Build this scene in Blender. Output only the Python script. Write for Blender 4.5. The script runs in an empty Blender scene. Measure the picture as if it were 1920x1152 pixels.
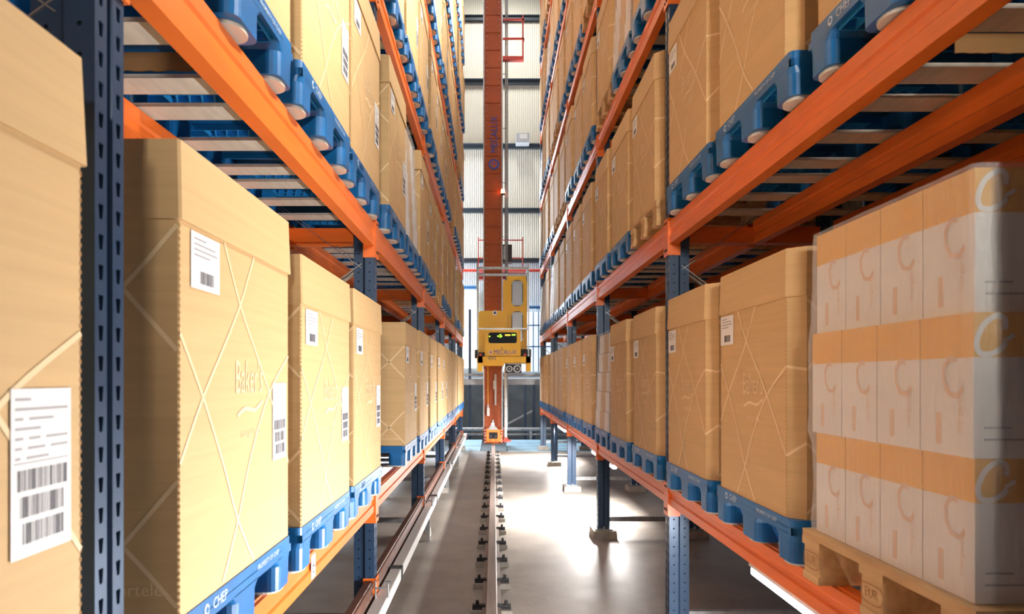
import bpy, math, random
from mathutils import Vector, Matrix, Euler, noise
R = math.radians
random.seed(7)
SC = bpy.context.scene
COL = SC.collection

# ---------------------------------------------------------------- camera
F = 1340.0                       # focal length in pixels of a 1920 wide frame
VX, VY = 926.0, 710.0            # where the aisle's lines meet
CZ = 1.47
cam_d = bpy.data.cameras.new('camera')
cam = bpy.data.objects.new('camera', cam_d); COL.objects.link(cam)
cam.location = (0, 0, CZ); cam.rotation_euler = (R(90), 0, 0)
cam_d.sensor_width = 36; cam_d.lens = F/1920*36
cam_d.shift_x = (960-VX)/1920; cam_d.shift_y = (VY-576)/1920
cam_d.clip_start = 0.05; cam_d.clip_end = 200
cam_d.dof.use_dof = True; cam_d.dof.focus_distance = 4.5; cam_d.dof.aperture_fstop = 5.6
SC.camera = cam
# ---------------------------------------------------------------- colour management
SC.view_settings.view_transform = 'Standard'
SC.view_settings.look = 'None'
SC.view_settings.exposure = 0.12
SC.view_settings.gamma = 1.0
SC.view_settings.use_curve_mapping = False
# ---------------------------------------------------------------- daylight
W = bpy.data.worlds.new('world'); SC.world = W; W.use_nodes = True
W.node_tree.nodes['Background'].inputs[0].default_value = (0.86, 0.93, 1.0, 1)
W.node_tree.nodes['Background'].inputs[1].default_value = .55

def area(name, loc, rot, sx, sy, power, color=(1, 1, 1), parent=None, spread=180):
    d = bpy.data.lights.new(name, 'AREA'); d.shape = 'RECTANGLE'; d.size = sx; d.size_y = sy
    d.energy = power; d.color = color; d.spread = R(spread)
    o = bpy.data.objects.new(name, d); COL.objects.link(o); o.location = loc; o.rotation_euler = rot
    if parent: o.parent = parent
    return o
BATTEN_W = 190         # light of one batten under a rack
FILL_FLOOD_W = 12          # added fill light behind the camera
RACK_FILL_W = 40            # added fill lamps under the right rack's beams
ROOF_FILL_W = 40        # added fill lamps under the unseen roof
ADDED_DAY_W = 1300           # added daylight area light at the far end

# ---------------------------------------------------------------- materials
def nodes(name):
    m = bpy.data.materials.new(name); m.use_nodes = True
    nt = m.node_tree; b = nt.nodes['Principled BSDF']
    return m, nt, b
def mat(name, col, rough=0.6, metal=0.0, noise=0.0, nscale=(8, 8, 8), bump=0.0, bscale=(60, 60, 60), col2=None, emit=None, es=0, spec=None):
    m, nt, b = nodes(name)
    b.inputs['Base Color'].default_value = (*col, 1)
    b.inputs['Roughness'].default_value = rough; b.inputs['Metallic'].default_value = metal
    if spec is not None: b.inputs['Specular IOR Level'].default_value = spec
    if emit: b.inputs['Emission Color'].default_value = (*emit, 1); b.inputs['Emission Strength'].default_value = es
    tc = nt.nodes.new('ShaderNodeTexCoord')
    if noise or col2:
        mp = nt.nodes.new('ShaderNodeMapping'); mp.inputs['Scale'].default_value = nscale
        n = nt.nodes.new('ShaderNodeTexNoise'); n.inputs['Scale'].default_value = 1; n.inputs['Detail'].default_value = 6
        r = nt.nodes.new('ShaderNodeMix'); r.data_type = 'RGBA'
        c2 = col2 or tuple(c*(1-noise) for c in col)
        r.inputs['A'].default_value = (*col, 1); r.inputs['B'].default_value = (*c2, 1)
        cr = nt.nodes.new('ShaderNodeMapRange'); cr.inputs['From Min'].default_value = .35; cr.inputs['From Max'].default_value = .68
        nt.links.new(tc.outputs['Object'], mp.inputs[0]); nt.links.new(mp.outputs[0], n.inputs['Vector'])
        nt.links.new(n.outputs[0], cr.inputs[0]); nt.links.new(cr.outputs[0], r.inputs['Factor'])
        nt.links.new(r.outputs['Result'], b.inputs['Base Color'])
    if bump:
        mp = nt.nodes.new('ShaderNodeMapping'); mp.inputs['Scale'].default_value = bscale
        n = nt.nodes.new('ShaderNodeTexNoise'); n.inputs['Scale'].default_value = 1; n.inputs['Detail'].default_value = 4
        bp = nt.nodes.new('ShaderNodeBump'); bp.inputs['Strength'].default_value = bump; bp.inputs['Distance'].default_value = .01
        nt.links.new(tc.outputs['Object'], mp.inputs[0]); nt.links.new(mp.outputs[0], n.inputs['Vector'])
        nt.links.new(n.outputs[0], bp.inputs['Height']); nt.links.new(bp.outputs[0], b.inputs['Normal'])
    return m
M = {}
M['card'] = mat('cardboard', (.61, .41, .20), .75, noise=.10, nscale=(1.5, 1.5, 60), bump=.06, bscale=(8, 8, 250))
M['card_edge'] = mat('cut cardboard edge', (.36, .19, .07), .85)
M['card_in'] = mat('dusty cardboard', (.42, .25, .11), .85, noise=.2)
M['print'] = mat('cream print', (.78, .60, .36), .6)
M['paper'] = mat('white label paper', (.78, .79, .80), .5)
M['ink'] = mat('label ink', (.10, .10, .12), .6)
M['grey_ink'] = mat('grey ink', (.36, .36, .38), .6)
M['blue'] = mat('blue pallet plastic', (.005, .135, .39), .38, noise=.25, nscale=(5, 5, 12), bump=.05)
M['blue_light'] = mat('lighter blue plastic rib', (.02, .27, .64), .4)  # lighter blue than the deck, for the ribs under it
M['skid'] = mat('pale scuffed skid', (.62, .59, .52), .55, noise=.18, nscale=(6, 30, 30))
M['pal_print'] = mat('pale pallet lettering', (.55, .66, .78), .5)
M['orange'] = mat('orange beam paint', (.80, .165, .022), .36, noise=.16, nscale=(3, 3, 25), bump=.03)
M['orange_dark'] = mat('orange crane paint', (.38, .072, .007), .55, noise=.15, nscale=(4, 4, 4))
M['navy'] = mat('navy upright paint', (.028, .062, .125), .34, metal=.25, noise=.2, nscale=(10, 10, 4), bump=.03)
M['hole'] = mat('dark hollow', (.004, .004, .006), .9)
M['galv'] = mat('galvanised steel', (.40, .42, .44), .35, metal=.7, noise=.3, nscale=(20, 20, 20))
M['steel'] = mat('worn rail steel', (.24, .19, .165), .58, metal=.35, noise=.3, nscale=(30, 1.5, 30))
M['rust'] = mat('red oxide rail flank', (.16, .045, .03), .6, noise=.3)
M['iron'] = mat('dark cast clip', (.035, .035, .038), .55, metal=.4)
M['concrete'] = mat('plinth concrete', (.36, .33, .29), .85, noise=.25, nscale=(12, 12, 12), bump=.1)
M['yellow'] = mat('yellow crane paint', (.92, .52, .008), .4)
M['white'] = mat('white paint', (.72, .72, .70), .45)
M['red'] = mat('red paint', (.55, .05, .03), .45)
M['blue_ink'] = mat('blue lettering', (.02, .07, .40), .5)
M['wood'] = mat('pale pallet wood', (.62, .41, .20), .75, noise=.35, nscale=(3, 25, 25), bump=.1, col2=(.42, .25, .11))
M['tray'] = mat('galvanised conductor tray', (.52, .52, .50), .45, metal=.2, noise=.12, nscale=(8, 2, 8))
M['black'] = mat('black rubber', (.02, .02, .022), .6)
M['carton_w'] = mat('white carton', (.78, .78, .78), .6, noise=.08, nscale=(3, 3, 6))
M['carton_y'] = mat('yellow carton band', (.78, .40, .015), .55)
M['carton_o'] = mat('orange carton mark', (.70, .50, .36), .55)
M['screen'] = mat('dark console glass', (.012, .018, .024), .5, spec=.15)
M['led_g'] = mat('green indicator', (.1, .5, .02), .4, emit=(.55, 1, .05), es=1.6)
M['led_o'] = mat('amber indicator', (.5, .2, .02), .4, emit=(1, .6, .04), es=2)
M['led_r'] = mat('red beacon', (.8, .05, .02), .4, emit=(1, .25, .12), es=14)
M['lamp'] = mat('lit lamp diffuser', (.9, .9, .9), .4, emit=(1, .98, .96), es=14)
M['lamp_case'] = mat('lamp housing', (.45, .47, .50), .5)
M['glass'] = mat('cab window glass', (.55, .66, .78), .15)
M['girt'] = mat('dark steel girt', (.035, .05, .065), .5)
M['pipe_b'] = mat('blue pipe', (.03, .14, .33), .5)
M['plate_b'] = mat('pale blue steel plate', (.26, .42, .52), .5, noise=.25)
M['daywin'] = mat('daylit translucent pane', (.8, .85, .9), .5, emit=(.80, .92, 1.0), es=.75)
M['warmwin'] = mat('sunlit doorway pane', (.9, .85, .7), .5, emit=(1, .93, .72), es=1.6)

def floor_mat():
    m, nt, b = nodes('polished concrete floor')
    tc = nt.nodes.new('ShaderNodeTexCoord')
    n1 = nt.nodes.new('ShaderNodeTexNoise'); n1.inputs['Scale'].default_value = 2.2; n1.inputs['Detail'].default_value = 9; n1.inputs['Roughness'].default_value = .65
    n2 = nt.nodes.new('ShaderNodeTexNoise'); n2.inputs['Scale'].default_value = 45; n2.inputs['Detail'].default_value = 4
    mx = nt.nodes.new('ShaderNodeMath'); mx.operation = 'MULTIPLY_ADD'; mx.inputs[1].default_value = .3
    cr = nt.nodes.new('ShaderNodeValToRGB')
    cr.color_ramp.elements[0].position = .42; cr.color_ramp.elements[0].color = (.17, .148, .125, 1)
    cr.color_ramp.elements[1].position = .85; cr.color_ramp.elements[1].color = (.32, .29, .255, 1)
    nt.links.new(tc.outputs['Object'], n1.inputs['Vector']); nt.links.new(tc.outputs['Object'], n2.inputs['Vector'])
    nt.links.new(n2.outputs[0], mx.inputs[0]); nt.links.new(n1.outputs[0], mx.inputs[2])
    nt.links.new(mx.outputs[0], cr.inputs[0]); nt.links.new(cr.outputs[0], b.inputs['Base Color'])
    rr = nt.nodes.new('ShaderNodeMapRange'); rr.inputs['To Min'].default_value = .34; rr.inputs['To Max'].default_value = .62
    nt.links.new(n1.outputs[0], rr.inputs[0]); nt.links.new(rr.outputs[0], b.inputs['Roughness'])
    bp = nt.nodes.new('ShaderNodeBump'); bp.inputs['Strength'].default_value = .12; bp.inputs['Distance'].default_value = .01
    nt.links.new(mx.outputs[0], bp.inputs['Height']); nt.links.new(bp.outputs[0], b.inputs['Normal'])
    return m
M['floor'] = floor_mat()
def panel_mat(name, c1, c2, scale):
    m, nt, b = nodes(name)
    tc = nt.nodes.new('ShaderNodeTexCoord'); w = nt.nodes.new('ShaderNodeTexWave'); w.bands_direction = 'X'
    w.inputs['Scale'].default_value = scale; w.inputs['Distortion'].default_value = 0
    n = nt.nodes.new('ShaderNodeTexNoise'); n.inputs['Scale'].default_value = .5
    r = nt.nodes.new('ShaderNodeMix'); r.data_type = 'RGBA'; r.inputs['A'].default_value = (*c1, 1); r.inputs['B'].default_value = (*c2, 1)
    nt.links.new(tc.outputs['Object'], w.inputs['Vector']); nt.links.new(tc.outputs['Object'], n.inputs['Vector'])
    nt.links.new(n.outputs[0], r.inputs['Factor']); nt.links.new(r.outputs['Result'], b.inputs['Base Color'])
    bp = nt.nodes.new('ShaderNodeBump'); bp.inputs['Strength'].default_value = .4; bp.inputs['Distance'].default_value = .02
    nt.links.new(w.outputs[0], bp.inputs['Height']); nt.links.new(bp.outputs[0], b.inputs['Normal'])
    b.inputs['Roughness'].default_value = .55
    return m
M['panel'] = panel_mat('ribbed cream wall panel', (.80, .77, .64), (.72, .70, .60), 6)
M['panel_low'] = panel_mat('ribbed pale blue grey wall panel', (.66, .74, .80), (.60, .68, .74), 6)
M['darkwall'] = mat('dark side wall', (.10, .10, .11), .8)
M['pitwall'] = mat('raw concrete wall', (.17, .19, .20), .85, noise=.35, nscale=(3, 3, 3), bump=.1)
def film_mat():
    m, nt, b = nodes('clear stretch film')
    b.inputs['Base Color'].default_value = (.93, .93, .93, 1); b.inputs['Roughness'].default_value = .20
    b.inputs['Alpha'].default_value = .26
    tc = nt.nodes.new('ShaderNodeTexCoord'); mp = nt.nodes.new('ShaderNodeMapping'); mp.inputs['Scale'].default_value = (55, 55, 9)
    n = nt.nodes.new('ShaderNodeTexNoise'); n.inputs['Scale'].default_value = 1; n.inputs['Detail'].default_value = 5
    bp = nt.nodes.new('ShaderNodeBump'); bp.inputs['Strength'].default_value = .9; bp.inputs['Distance'].default_value = .015
    nt.links.new(tc.outputs['Object'], mp.inputs[0]); nt.links.new(mp.outputs[0], n.inputs['Vector'])
    nt.links.new(n.outputs[0], bp.inputs['Height']); nt.links.new(bp.outputs[0], b.inputs['Normal'])
    return m
M['film'] = film_mat()

# ---------------------------------------------------------------- mesh builder
_tc = {}
def text_tris(s, size, extrude=0):
    k = (s, size)
    if k in _tc: return _tc[k]
    cu = bpy.data.curves.new('t', 'FONT'); cu.body = s; cu.size = size; cu.align_x = 'CENTER'; cu.align_y = 'CENTER'; cu.resolution_u = 2
    o = bpy.data.objects.new('t', cu); COL.objects.link(o)
    me = bpy.data.meshes.new_from_object(o.evaluated_get(bpy.context.evaluated_depsgraph_get()))
    res = ([tuple(v.co) for v in me.vertices], [tuple(p.vertices) for p in me.polygons])
    bpy.data.objects.remove(o); bpy.data.curves.remove(cu); bpy.data.meshes.remove(me)
    _tc[k] = res
    return res
class MB:
    def __init__(s): s.v = []; s.f = []; s.m = []; s.T = Matrix(); s.sm = []
    def add(s, vs, fs, mi=0, smooth=False):
        n = len(s.v)
        s.v += [tuple(s.T @ Vector(p)) for p in vs]
        s.f += [tuple(n+i for i in f) for f in fs]; s.m += [mi]*len(fs); s.sm += [smooth]*len(fs)
    def box(s, x0, x1, y0, y1, z0, z1, mi=0):
        s.add([(x0,y0,z0),(x1,y0,z0),(x1,y1,z0),(x0,y1,z0),(x0,y0,z1),(x1,y0,z1),(x1,y1,z1),(x0,y1,z1)],
              [(0,3,2,1),(4,5,6,7),(0,1,5,4),(1,2,6,5),(2,3,7,6),(3,0,4,7)], mi)
    def prism(s, poly, z0, z1, mi=0, top=None, cap=True):   # poly: ccw (x,y); top: other outline for the top
        n = len(poly); t = top or poly
        s.add([(x,y,z0) for x,y in poly]+[(x,y,z1) for x,y in t],
              [(i,(i+1)%n,n+(i+1)%n,n+i) for i in range(n)]+([tuple(range(n-1,-1,-1)), tuple(range(n,2*n))] if cap else []), mi)
    def extrude(s, poly, axis, a0, a1, mi=0):   # poly in the other two axes, order (y,z) for x, (x,z) for y
        n = len(poly)
        mk = (lambda p, a: (a, p[0], p[1])) if axis == 'x' else (lambda p, a: (p[0], a, p[1]))
        s.add([mk(p, a0) for p in poly]+[mk(p, a1) for p in poly],
              [(i,(i+1)%n,n+(i+1)%n,n+i) for i in range(n)]+[tuple(range(n-1,-1,-1)), tuple(range(n,2*n))], mi)
    def tube(s, p0, p1, r, mi=0, n=8, r1=None):
        p0 = Vector(p0); p1 = Vector(p1); d = (p1-p0).normalized(); r1 = r if r1 is None else r1
        a = d.orthogonal().normalized(); b = d.cross(a)
        vs = []
        for p, rr in ((p0, r), (p1, r1)):
            for i in range(n):
                t = 2*math.pi*i/n; vs.append(tuple(p+a*math.cos(t)*rr+b*math.sin(t)*rr))
        s.add(vs, [(i,(i+1)%n,n+(i+1)%n,n+i) for i in range(n)], mi, True)
        s.add(vs, [tuple(range(n-1,-1,-1)), tuple(range(n,2*n))], mi)
    def bar(s, p0, p1, w, h, mi=0, up=(0,0,1)):
        p0 = Vector(p0); p1 = Vector(p1); d = (p1-p0).normalized(); a = d.cross(Vector(up)).normalized(); b = a.cross(d)
        vs = [tuple(p+a*sx*w/2+b*sz*h/2) for p in (p0, p1) for sx, sz in ((-1,-1),(1,-1),(1,1),(-1,1))]
        s.add(vs, [(0,1,2,3)[::-1],(4,5,6,7),(0,1,5,4),(1,2,6,5),(2,3,7,6),(3,0,4,7)], mi)
    def quad(s, a, b, c, d, mi=0): s.add([a,b,c,d], [(0,1,2,3)], mi)
    def text(s, txt, size, o, u, v, mi=0, sx=1.0):
        vs, fs = text_tris(txt, size); o = Vector(o); u = Vector(u); v = Vector(v)
        s.add([tuple(o+u*p[0]*sx+v*p[1]) for p in vs], fs, mi)
    def ribbon(s, pts, w, o, u, v, mi=0):      # smooth flat line through pts on the plane o,u,v
        P = []
        n = len(pts)
        for i in range(n-1):
            p0 = pts[max(i-1,0)]; p1 = pts[i]; p2 = pts[i+1]; p3 = pts[min(i+2,n-1)]
            for k in range(6):
                t = k/6
                P.append(tuple(.5*((2*p1[j])+(-p0[j]+p2[j])*t+(2*p0[j]-5*p1[j]+4*p2[j]-p3[j])*t*t+(-p0[j]+3*p1[j]-3*p2[j]+p3[j])*t**3) for j in (0,1)))
        P.append(tuple(pts[-1]))
        o = Vector(o); u = Vector(u); v = Vector(v); vs = []
        for i, p in enumerate(P):
            q0 = P[max(i-1,0)]; q1 = P[min(i+1,len(P)-1)]
            dx, dy = q1[0]-q0[0], q1[1]-q0[1]; L = math.hypot(dx, dy) or 1
            nx, ny = -dy/L*w/2, dx/L*w/2
            vs.append(tuple(o+u*(p[0]+nx)+v*(p[1]+ny))); vs.append(tuple(o+u*(p[0]-nx)+v*(p[1]-ny)))
        s.add(vs, [(2*i,2*i+1,2*i+3,2*i+2) for i in range(len(P)-1)], mi)
    def build(s, name, mats, parent=None, loc=None):
        if not isinstance(mats, (list, tuple)): mats = [mats]
        me = bpy.data.meshes.new(name); me.from_pydata(s.v, [], s.f)
        for m in mats: me.materials.append(m)
        me.polygons.foreach_set('material_index', s.m); me.polygons.foreach_set('use_smooth', s.sm); me.update()
        o = bpy.data.objects.new(name, me); COL.objects.link(o)
        if parent: o.parent = parent
        if loc: o.location = loc
        return o
def tag(o, label=None, cat=None, group=None, kind=None):
    if label: o['label'] = label
    if cat: o['category'] = cat
    if group: o['group'] = group
    if kind: o['kind'] = kind
    return o
def empty(name, loc=(0,0,0), rz=0):
    o = bpy.data.objects.new(name, None); COL.objects.link(o); o.location = loc; o.rotation_euler = (0,0,rz); o.empty_display_size = .1
    return o
KIDS = {}
def kids(o):
    return list(o.children)
def copy_tree(o, parent=None):
    c = o.copy(); COL.objects.link(c); c.parent = parent
    for ch in kids(o): copy_tree(ch, c)
    return c
used = set()
def take(proto):
    """first use moves the prototype itself, later uses are copies"""
    if proto.name not in used:
        used.add(proto.name); return proto
    return copy_tree(proto)
ORD = ['zeroth','first','second','third','fourth','fifth','sixth','seventh','eighth','ninth','tenth','eleventh','twelfth','thirteenth','fourteenth','fifteenth','sixteenth','seventeenth','eighteenth']

# ---------------------------------------------------------------- rack dimensions
XL, XR = -.6455, .964            # front planes of the posts
YL, YR = 1.156, 1.225             # near faces of the first posts in view
BAY, PW, FD = 2.70, .09, .95
ZB = [.75, 2.185, 3.565, 4.95, 6.34, 7.73, 9.12]        # underside of each beam level
BH = [.108, .132, .132, .132, .132, .132, .132]
DZ = {'left': 0.0, 'right': .024}
HT = 10.2
def place(side, o, y, z=0, a=0):
    o.scale = (1, 1, 1)
    """put o (front towards local -Y) into a rack: y along the aisle, a behind the front plane"""
    if side == 'left': o.location = (XL-a, y, z); o.rotation_euler = (0,0,R(90))
    else: o.location = (XR+a, y, z); o.rotation_euler = (0,0,R(-90))
    return o
def visible(zlow, dfar):
    return zlow-CZ < VY/F*dfar + .05

# ================================================================ SETTING
m = MB(); m.box(-4.2, 4.6, -6, 14.4, -.2, 0)
tag(m.build('floor', M['floor']), kind='structure')
m = MB(); m.box(-4.2, 4.6, 14.4, 20, -.5, -.3)
tag(m.build('floor', M['pitwall']), kind='structure')
m = MB(); m.box(-4.4, -4.2, -6, 20, -.5, 13); tag(m.build('added_wall_left', M['darkwall']), kind='structure')  # added dark wall, keeps world light out of the rack gaps
m = MB(); m.box(4.6, 4.8, -6, 20, -.5, 13); tag(m.build('added_wall_right', M['darkwall']), kind='structure')  # added on the right too, stands in for further racks
m = MB(); m.box(-4.4, 4.8, -6.2, -6, -.5, 13); tag(m.build('wall_back', M['darkwall']), kind='structure')
m = MB(); m.box(-4.4, 4.8, 20, 20.2, 4.75, 13.4); tag(m.build('wall_far', M['panel']), kind='structure')
m = MB(); m.box(-4.4, 4.8, 20, 20.2, 1.5, 4.75); tag(m.build('wall_far', M['panel_low']), kind='structure')
m = MB(); m.box(-4.4, 4.8, 19.95, 20.2, -.5, 1.45); tag(m.build('wall_far', M['pitwall']), kind='structure')
for i, z in enumerate((4.75, 6.14, 7.93, 9.73, 11.5)):
    m = MB(); m.box(-4.2, 4.6, 19.88, 20.0, z-.05, z+.05); m.box(-4.2, 4.6, 19.80, 20.0, z+.05, z+.06)
    tag(m.build('trim_%d' % (i+1), M['girt']), kind='structure')
# unseen roof strips, gaps left open so world light falls in
for i in range(7):
    y = -6+i*4.0
    m = MB(); m.box(-4.4, 4.8, y, y+1.2, 13.0, 13.15); m.box(-4.4, 4.8, y+.5, y+.7, 12.6, 13.0)
    tag(m.build('ceiling', M['girt']), kind='structure')

# ================================================================ UPRIGHT POST (perforated)
def holes(mb, o, u, n, w, L, pitch, hole, depth, mi=0):
    """strip w wide (u) and L tall (z) with a row of 8-sided holes, outward normal n"""
    o = Vector(o); u = Vector(u); n = Vector(n); z = Vector((0,0,1))
    k = int(L/pitch)
    for i in range(k):
        z0 = i*pitch; z1 = z0+pitch; zc = (z0+z1)/2; uc = w/2
        outer = [(0,z0),(uc,z0),(w,z0),(w,zc),(w,z1),(uc,z1),(0,z1),(0,zc)]
        inner = [(uc+a, zc+b) for a, b in hole]
        vs = [tuple(o+u*a+z*b) for a, b in outer]+[tuple(o+u*a+z*b) for a, b in inner]+[tuple(o+u*a+z*b-n*depth) for a, b in inner]
        fs = [(j,(j+1)%8,8+(j+1)%8,8+j) for j in range(8)]+[(8+j,8+(j+1)%8,16+(j+1)%8,16+j) for j in range(8)]
        mb.add(vs, fs, mi)
        mb.add([tuple(o+u*a+z*b-n*depth) for a, b in inner], [tuple(range(8))], mi+1)
slot = [(-.0045,-.0125),(0,-.0135),(.0045,-.0125),(.006,0),(.0075,.0115),(0,.0125),(-.0075,.0115),(-.006,0)]
rnd = [(math.cos(R(a))*.0045, math.sin(R(a))*.0045) for a in (225,270,315,0,45,90,135,180)]
def post_mesh():
    m = MB(); w = PW/2; L = HT
    # aisle face: two slotted flats with a groove between
    holes(m, (-w, 0, 0), (1,0,0), (0,-1,0), .036, L, .05, slot, .008)
    holes(m, (w-.036, 0, 0), (1,0,0), (0,-1,0), .036, L, .05, slot, .008)
    m.quad((-w+.036,0,0), (-w+.040,.014,0), (-w+.040,.014,L), (-w+.036,0,L))
    m.quad((-w+.040,.014,0), (w-.040,.014,0), (w-.040,.014,L), (-w+.040,.014,L))
    m.quad((w-.040,.014,0), (w-.036,0,0), (w-.036,0,L), (w-.040,.014,L))
    # flanks, each a wide web with round holes, a step, and a rear lip
    for sx in (-1, 1):
        n = (sx,0,0)
        if sx < 0: holes(m, (-w, .050, 0), (0,-1,0), n, .050, L, .05, rnd, .006)
        else: holes(m, (w, 0, 0), (0,1,0), n, .050, L, .05, rnd, .006)
        xi = sx*(w-.012)
        m.quad((sx*w,.050,0), (xi,.062,0), (xi,.062,L), (sx*w,.050,L))
        if sx < 0: holes(m, (xi, .112, 0), (0,-1,0), n, .050, L, .05, rnd, .006)
        else: holes(m, (xi, .062, 0), (0,1,0), n, .050, L, .05, rnd, .006)
    m.quad((-w+.012,.112,0), (w-.012,.112,0), (w-.012,.112,L), (-w+.012,.112,L))
    m.box(-w+.001, w-.001, .015, .111, L-.002, L)
    return m
post_o = post_mesh().build('post', [M['navy'], M['hole']])
post_me = post_o.data; bpy.data.objects.remove(post_o)
def mesh_of(mb, name, mats):
    o = mb.build(name, mats); me = o.data; bpy.data.objects.remove(o); return me
def obj(name, me, parent, loc=(0,0,0), rz=0):
    o = bpy.data.objects.new(name, me); COL.objects.link(o); o.parent = parent; o.location = loc; o.rotation_euler = (0,0,rz)
    return o
def c_channel(m, p0, p1, w=.045, h=.03):
    m.bar(p0, p1, w, .003); d = (Vector(p1)-Vector(p0)).normalized(); up = Vector((1,0,0)).cross(d).normalized()
    for s in (-1, 1):
        off = Vector((s*w/2, 0, 0)); m.bar(Vector(p0)+off-up*h/2, Vector(p1)+off-up*h/2, .003, h, up=(1,0,0))
def make_frame(side):
    fr = empty('upright_frame')
    obj('post', post_me, fr, (0,0,.07)); obj('post', post_me, fr, (0,FD,.07), R(180))
    for z in (.16,):
        m = MB(); m.box(-.02, .02, .10, FD-.10, z-.022, z+.022); m.build('horizontal_brace', M['galv'], fr)
    zs = [(.28,1)]
    nodes_z = [.28+.6*i for i in range(17)]
    for i in range(16):
        z0, z1 = nodes_z[i], nodes_z[i+1]
        a, b = ((FD-.06, .06) if i % 2 == 0 else (.06, FD-.06))
        m = MB(); c_channel(m, (0, a, z0), (0, b, z1)); m.tube((-.03, b, z1), (.03, b, z1), .011)
        m.build('diagonal_brace', M['galv'], fr)
    for i in range(len(ZB)):
        m = MB(); zb = ZB[i]+DZ[side]
        if i == 0: continue
        m.box(-.03, .03, .115, FD-.115, zb+.01, zb+.095); m.box(-.036, .036, .115, FD-.115, zb+.088, zb+.098); m.box(-.036, .036, .115, FD-.115, zb+.007, zb+.016)
        c = m.build('cross_beam', M['orange'], fr); tag(c, 'orange cross beam')
    for y in (.055, FD-.055):
        m = MB(); m.box(-.09, .09, y-.075, y+.075, .07, .08)
        for sx in (-1, 1):
            m.tube((sx*.07, y, .08), (sx*.07, y, .10), .012, n=6)
        m.build('base_plate', M['galv'], fr)
    return fr
NF = 6
def plinth(side, y, a, lab):
    m = MB(); m.prism([(-.145,-.11),(.145,-.11),(.145,.11),(-.145,.11)], 0, .07, top=[(-.14,-.105),(.14,-.105),(.14,.105),(-.14,.105)])
    o = m.build('concrete_plinth', M['concrete']); place(side, o, y, 0, a); tag(o, lab, 'plinth', 'plinths under the %s rack' % side)
for side, Y0 in (('left', YL), ('right', YR)):
    proto = make_frame(side)
    for i in range(NF+1):
        y = Y0+PW/2+(i-1)*BAY
        if i > NF-1+1: continue
        y -= .06 if (side == 'right' and i == 1) else 0
        fr = take(proto); place(side, fr, y)
        w = {0: 'standing beside the viewpoint, before the nearest pallets'}.get(i)
        tag(fr, 'navy perforated upright frame, %s from the camera in the %s rack' % (ORD[i+1], side), 'rack upright', 'upright frames of the %s rack' % side)
        plinth(side, y, .055, 'concrete block under front post of the %s %s upright' % (ORD[i+1], side))
        plinth(side, y, FD-.055, 'concrete block under rear post of the %s %s upright' % (ORD[i+1], side))

# ---------------------------------------------------------------- load beams
BL = BAY-PW
def beam_mesh(h):
    m = MB(); L = BL/2
    p = [(0,0),(.048,0),(.048,h),(.012,h),(.010,h-.004),(0,h-.006),(0,h*.66),(.007,h*.60),(.007,h*.40),(0,h*.34)]
    m.extrude(p[::-1], 'x', -L, L)
    return m
def conn_mesh(h):
    m = MB()
    m.box(-.003, .003, -.006, .06, -.062, h+.012)       # plate against the post flank
    m.box(-.003, .055, -.009, -.003, -.062, h+.012)     # plate over the aisle face
    m.tube((.028,-.012,-.03), (.028,-.008,-.03), .008, 1)
    m.tube((.028,-.012,h-.01), (.028,-.008,h-.01), .006, 1)
    return m
protos_b = {}
LEVELN = ['lowest','second','third','fourth','fifth','sixth','seventh']
M['brown'] = mat('shaded orange beam paint', (.13, .055, .035), .55, noise=.3, nscale=(3, 3, 20))  # shade on the orange tie beam, put into its colour as brown
for h in (BH[0], BH[1]):
    b = empty('rack_rail'); bm_ = beam_mesh(h).build('beam_profile', M['orange'], b)
    c1 = conn_mesh(h).build('connector', [M['orange'], M['hole']], b); c1.location = (BL/2-.001, 0, 0)
    c2 = conn_mesh(h).build('connector', [M['orange'], M['hole']], b); c2.location = (-BL/2+.001, 0, 0); c2.scale = (-1,1,1)
    inner = empty('rack_rail'); beam_mesh(h).build('beam_profile', M['orange'], inner)
    protos_b[h] = (b, inner)
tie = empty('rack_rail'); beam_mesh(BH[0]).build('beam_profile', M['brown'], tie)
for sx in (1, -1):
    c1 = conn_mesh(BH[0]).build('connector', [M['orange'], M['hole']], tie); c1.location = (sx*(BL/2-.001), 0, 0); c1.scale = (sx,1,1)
def add_beam(side, Y0, k, z, h, lv, a, where):
    if not visible(z, Y0+k*BAY+.1): return
    b = take(protos_b[h][0 if a == 0 else 1])
    place(side, b, Y0+PW+BL/2+(k-1)*BAY, z, a)
    if side == 'right' and k == 1: b.location.y -= .03; b.scale.x = (BL+.06)/BL
    tag(b, 'orange %s load beam of the %s rack, %s, %s bay from the camera' % (where, side, lv, ORD[k+1]), 'rack beam', '%s load beams of the %s rack' % (where, side))
for side, Y0 in (('left', YL), ('right', YR)):
    for k in range(NF):
        for lv, zb in enumerate(ZB):
            z = zb+DZ[side]; ln = LEVELN[lv]+' level'
            add_beam(side, Y0, k, z, BH[lv], ln, 0, 'front')
            add_beam(side, Y0, k, z, BH[lv], ln, .46, 'middle')
            if lv < 2: add_beam(side, Y0, k, z, BH[lv], ln, FD-.05, 'rear')
        if side == 'left':
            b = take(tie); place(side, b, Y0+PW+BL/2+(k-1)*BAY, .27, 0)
            tag(b, 'shaded brown tie beam near the floor under the left rack, %s bay from the camera' % ORD[k+1], 'rack beam', 'floor tie beams of the left rack')
# bay number on the left lowest beam
m = MB(); y = 2.55; z = .80
m.box(-.028, .028, -.0015, 0, -.042, .042)
m.text('6', .085, (0,-.0022,0), (1,0,0), (0,0,1), 1)
o = m.build('bay_number_sign', [M['paper'], M['ink']]); place('left', o, y, z, -.0005)
tag(o, 'white sticker with black number 6 on the left lowest beam', 'sign')

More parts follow.
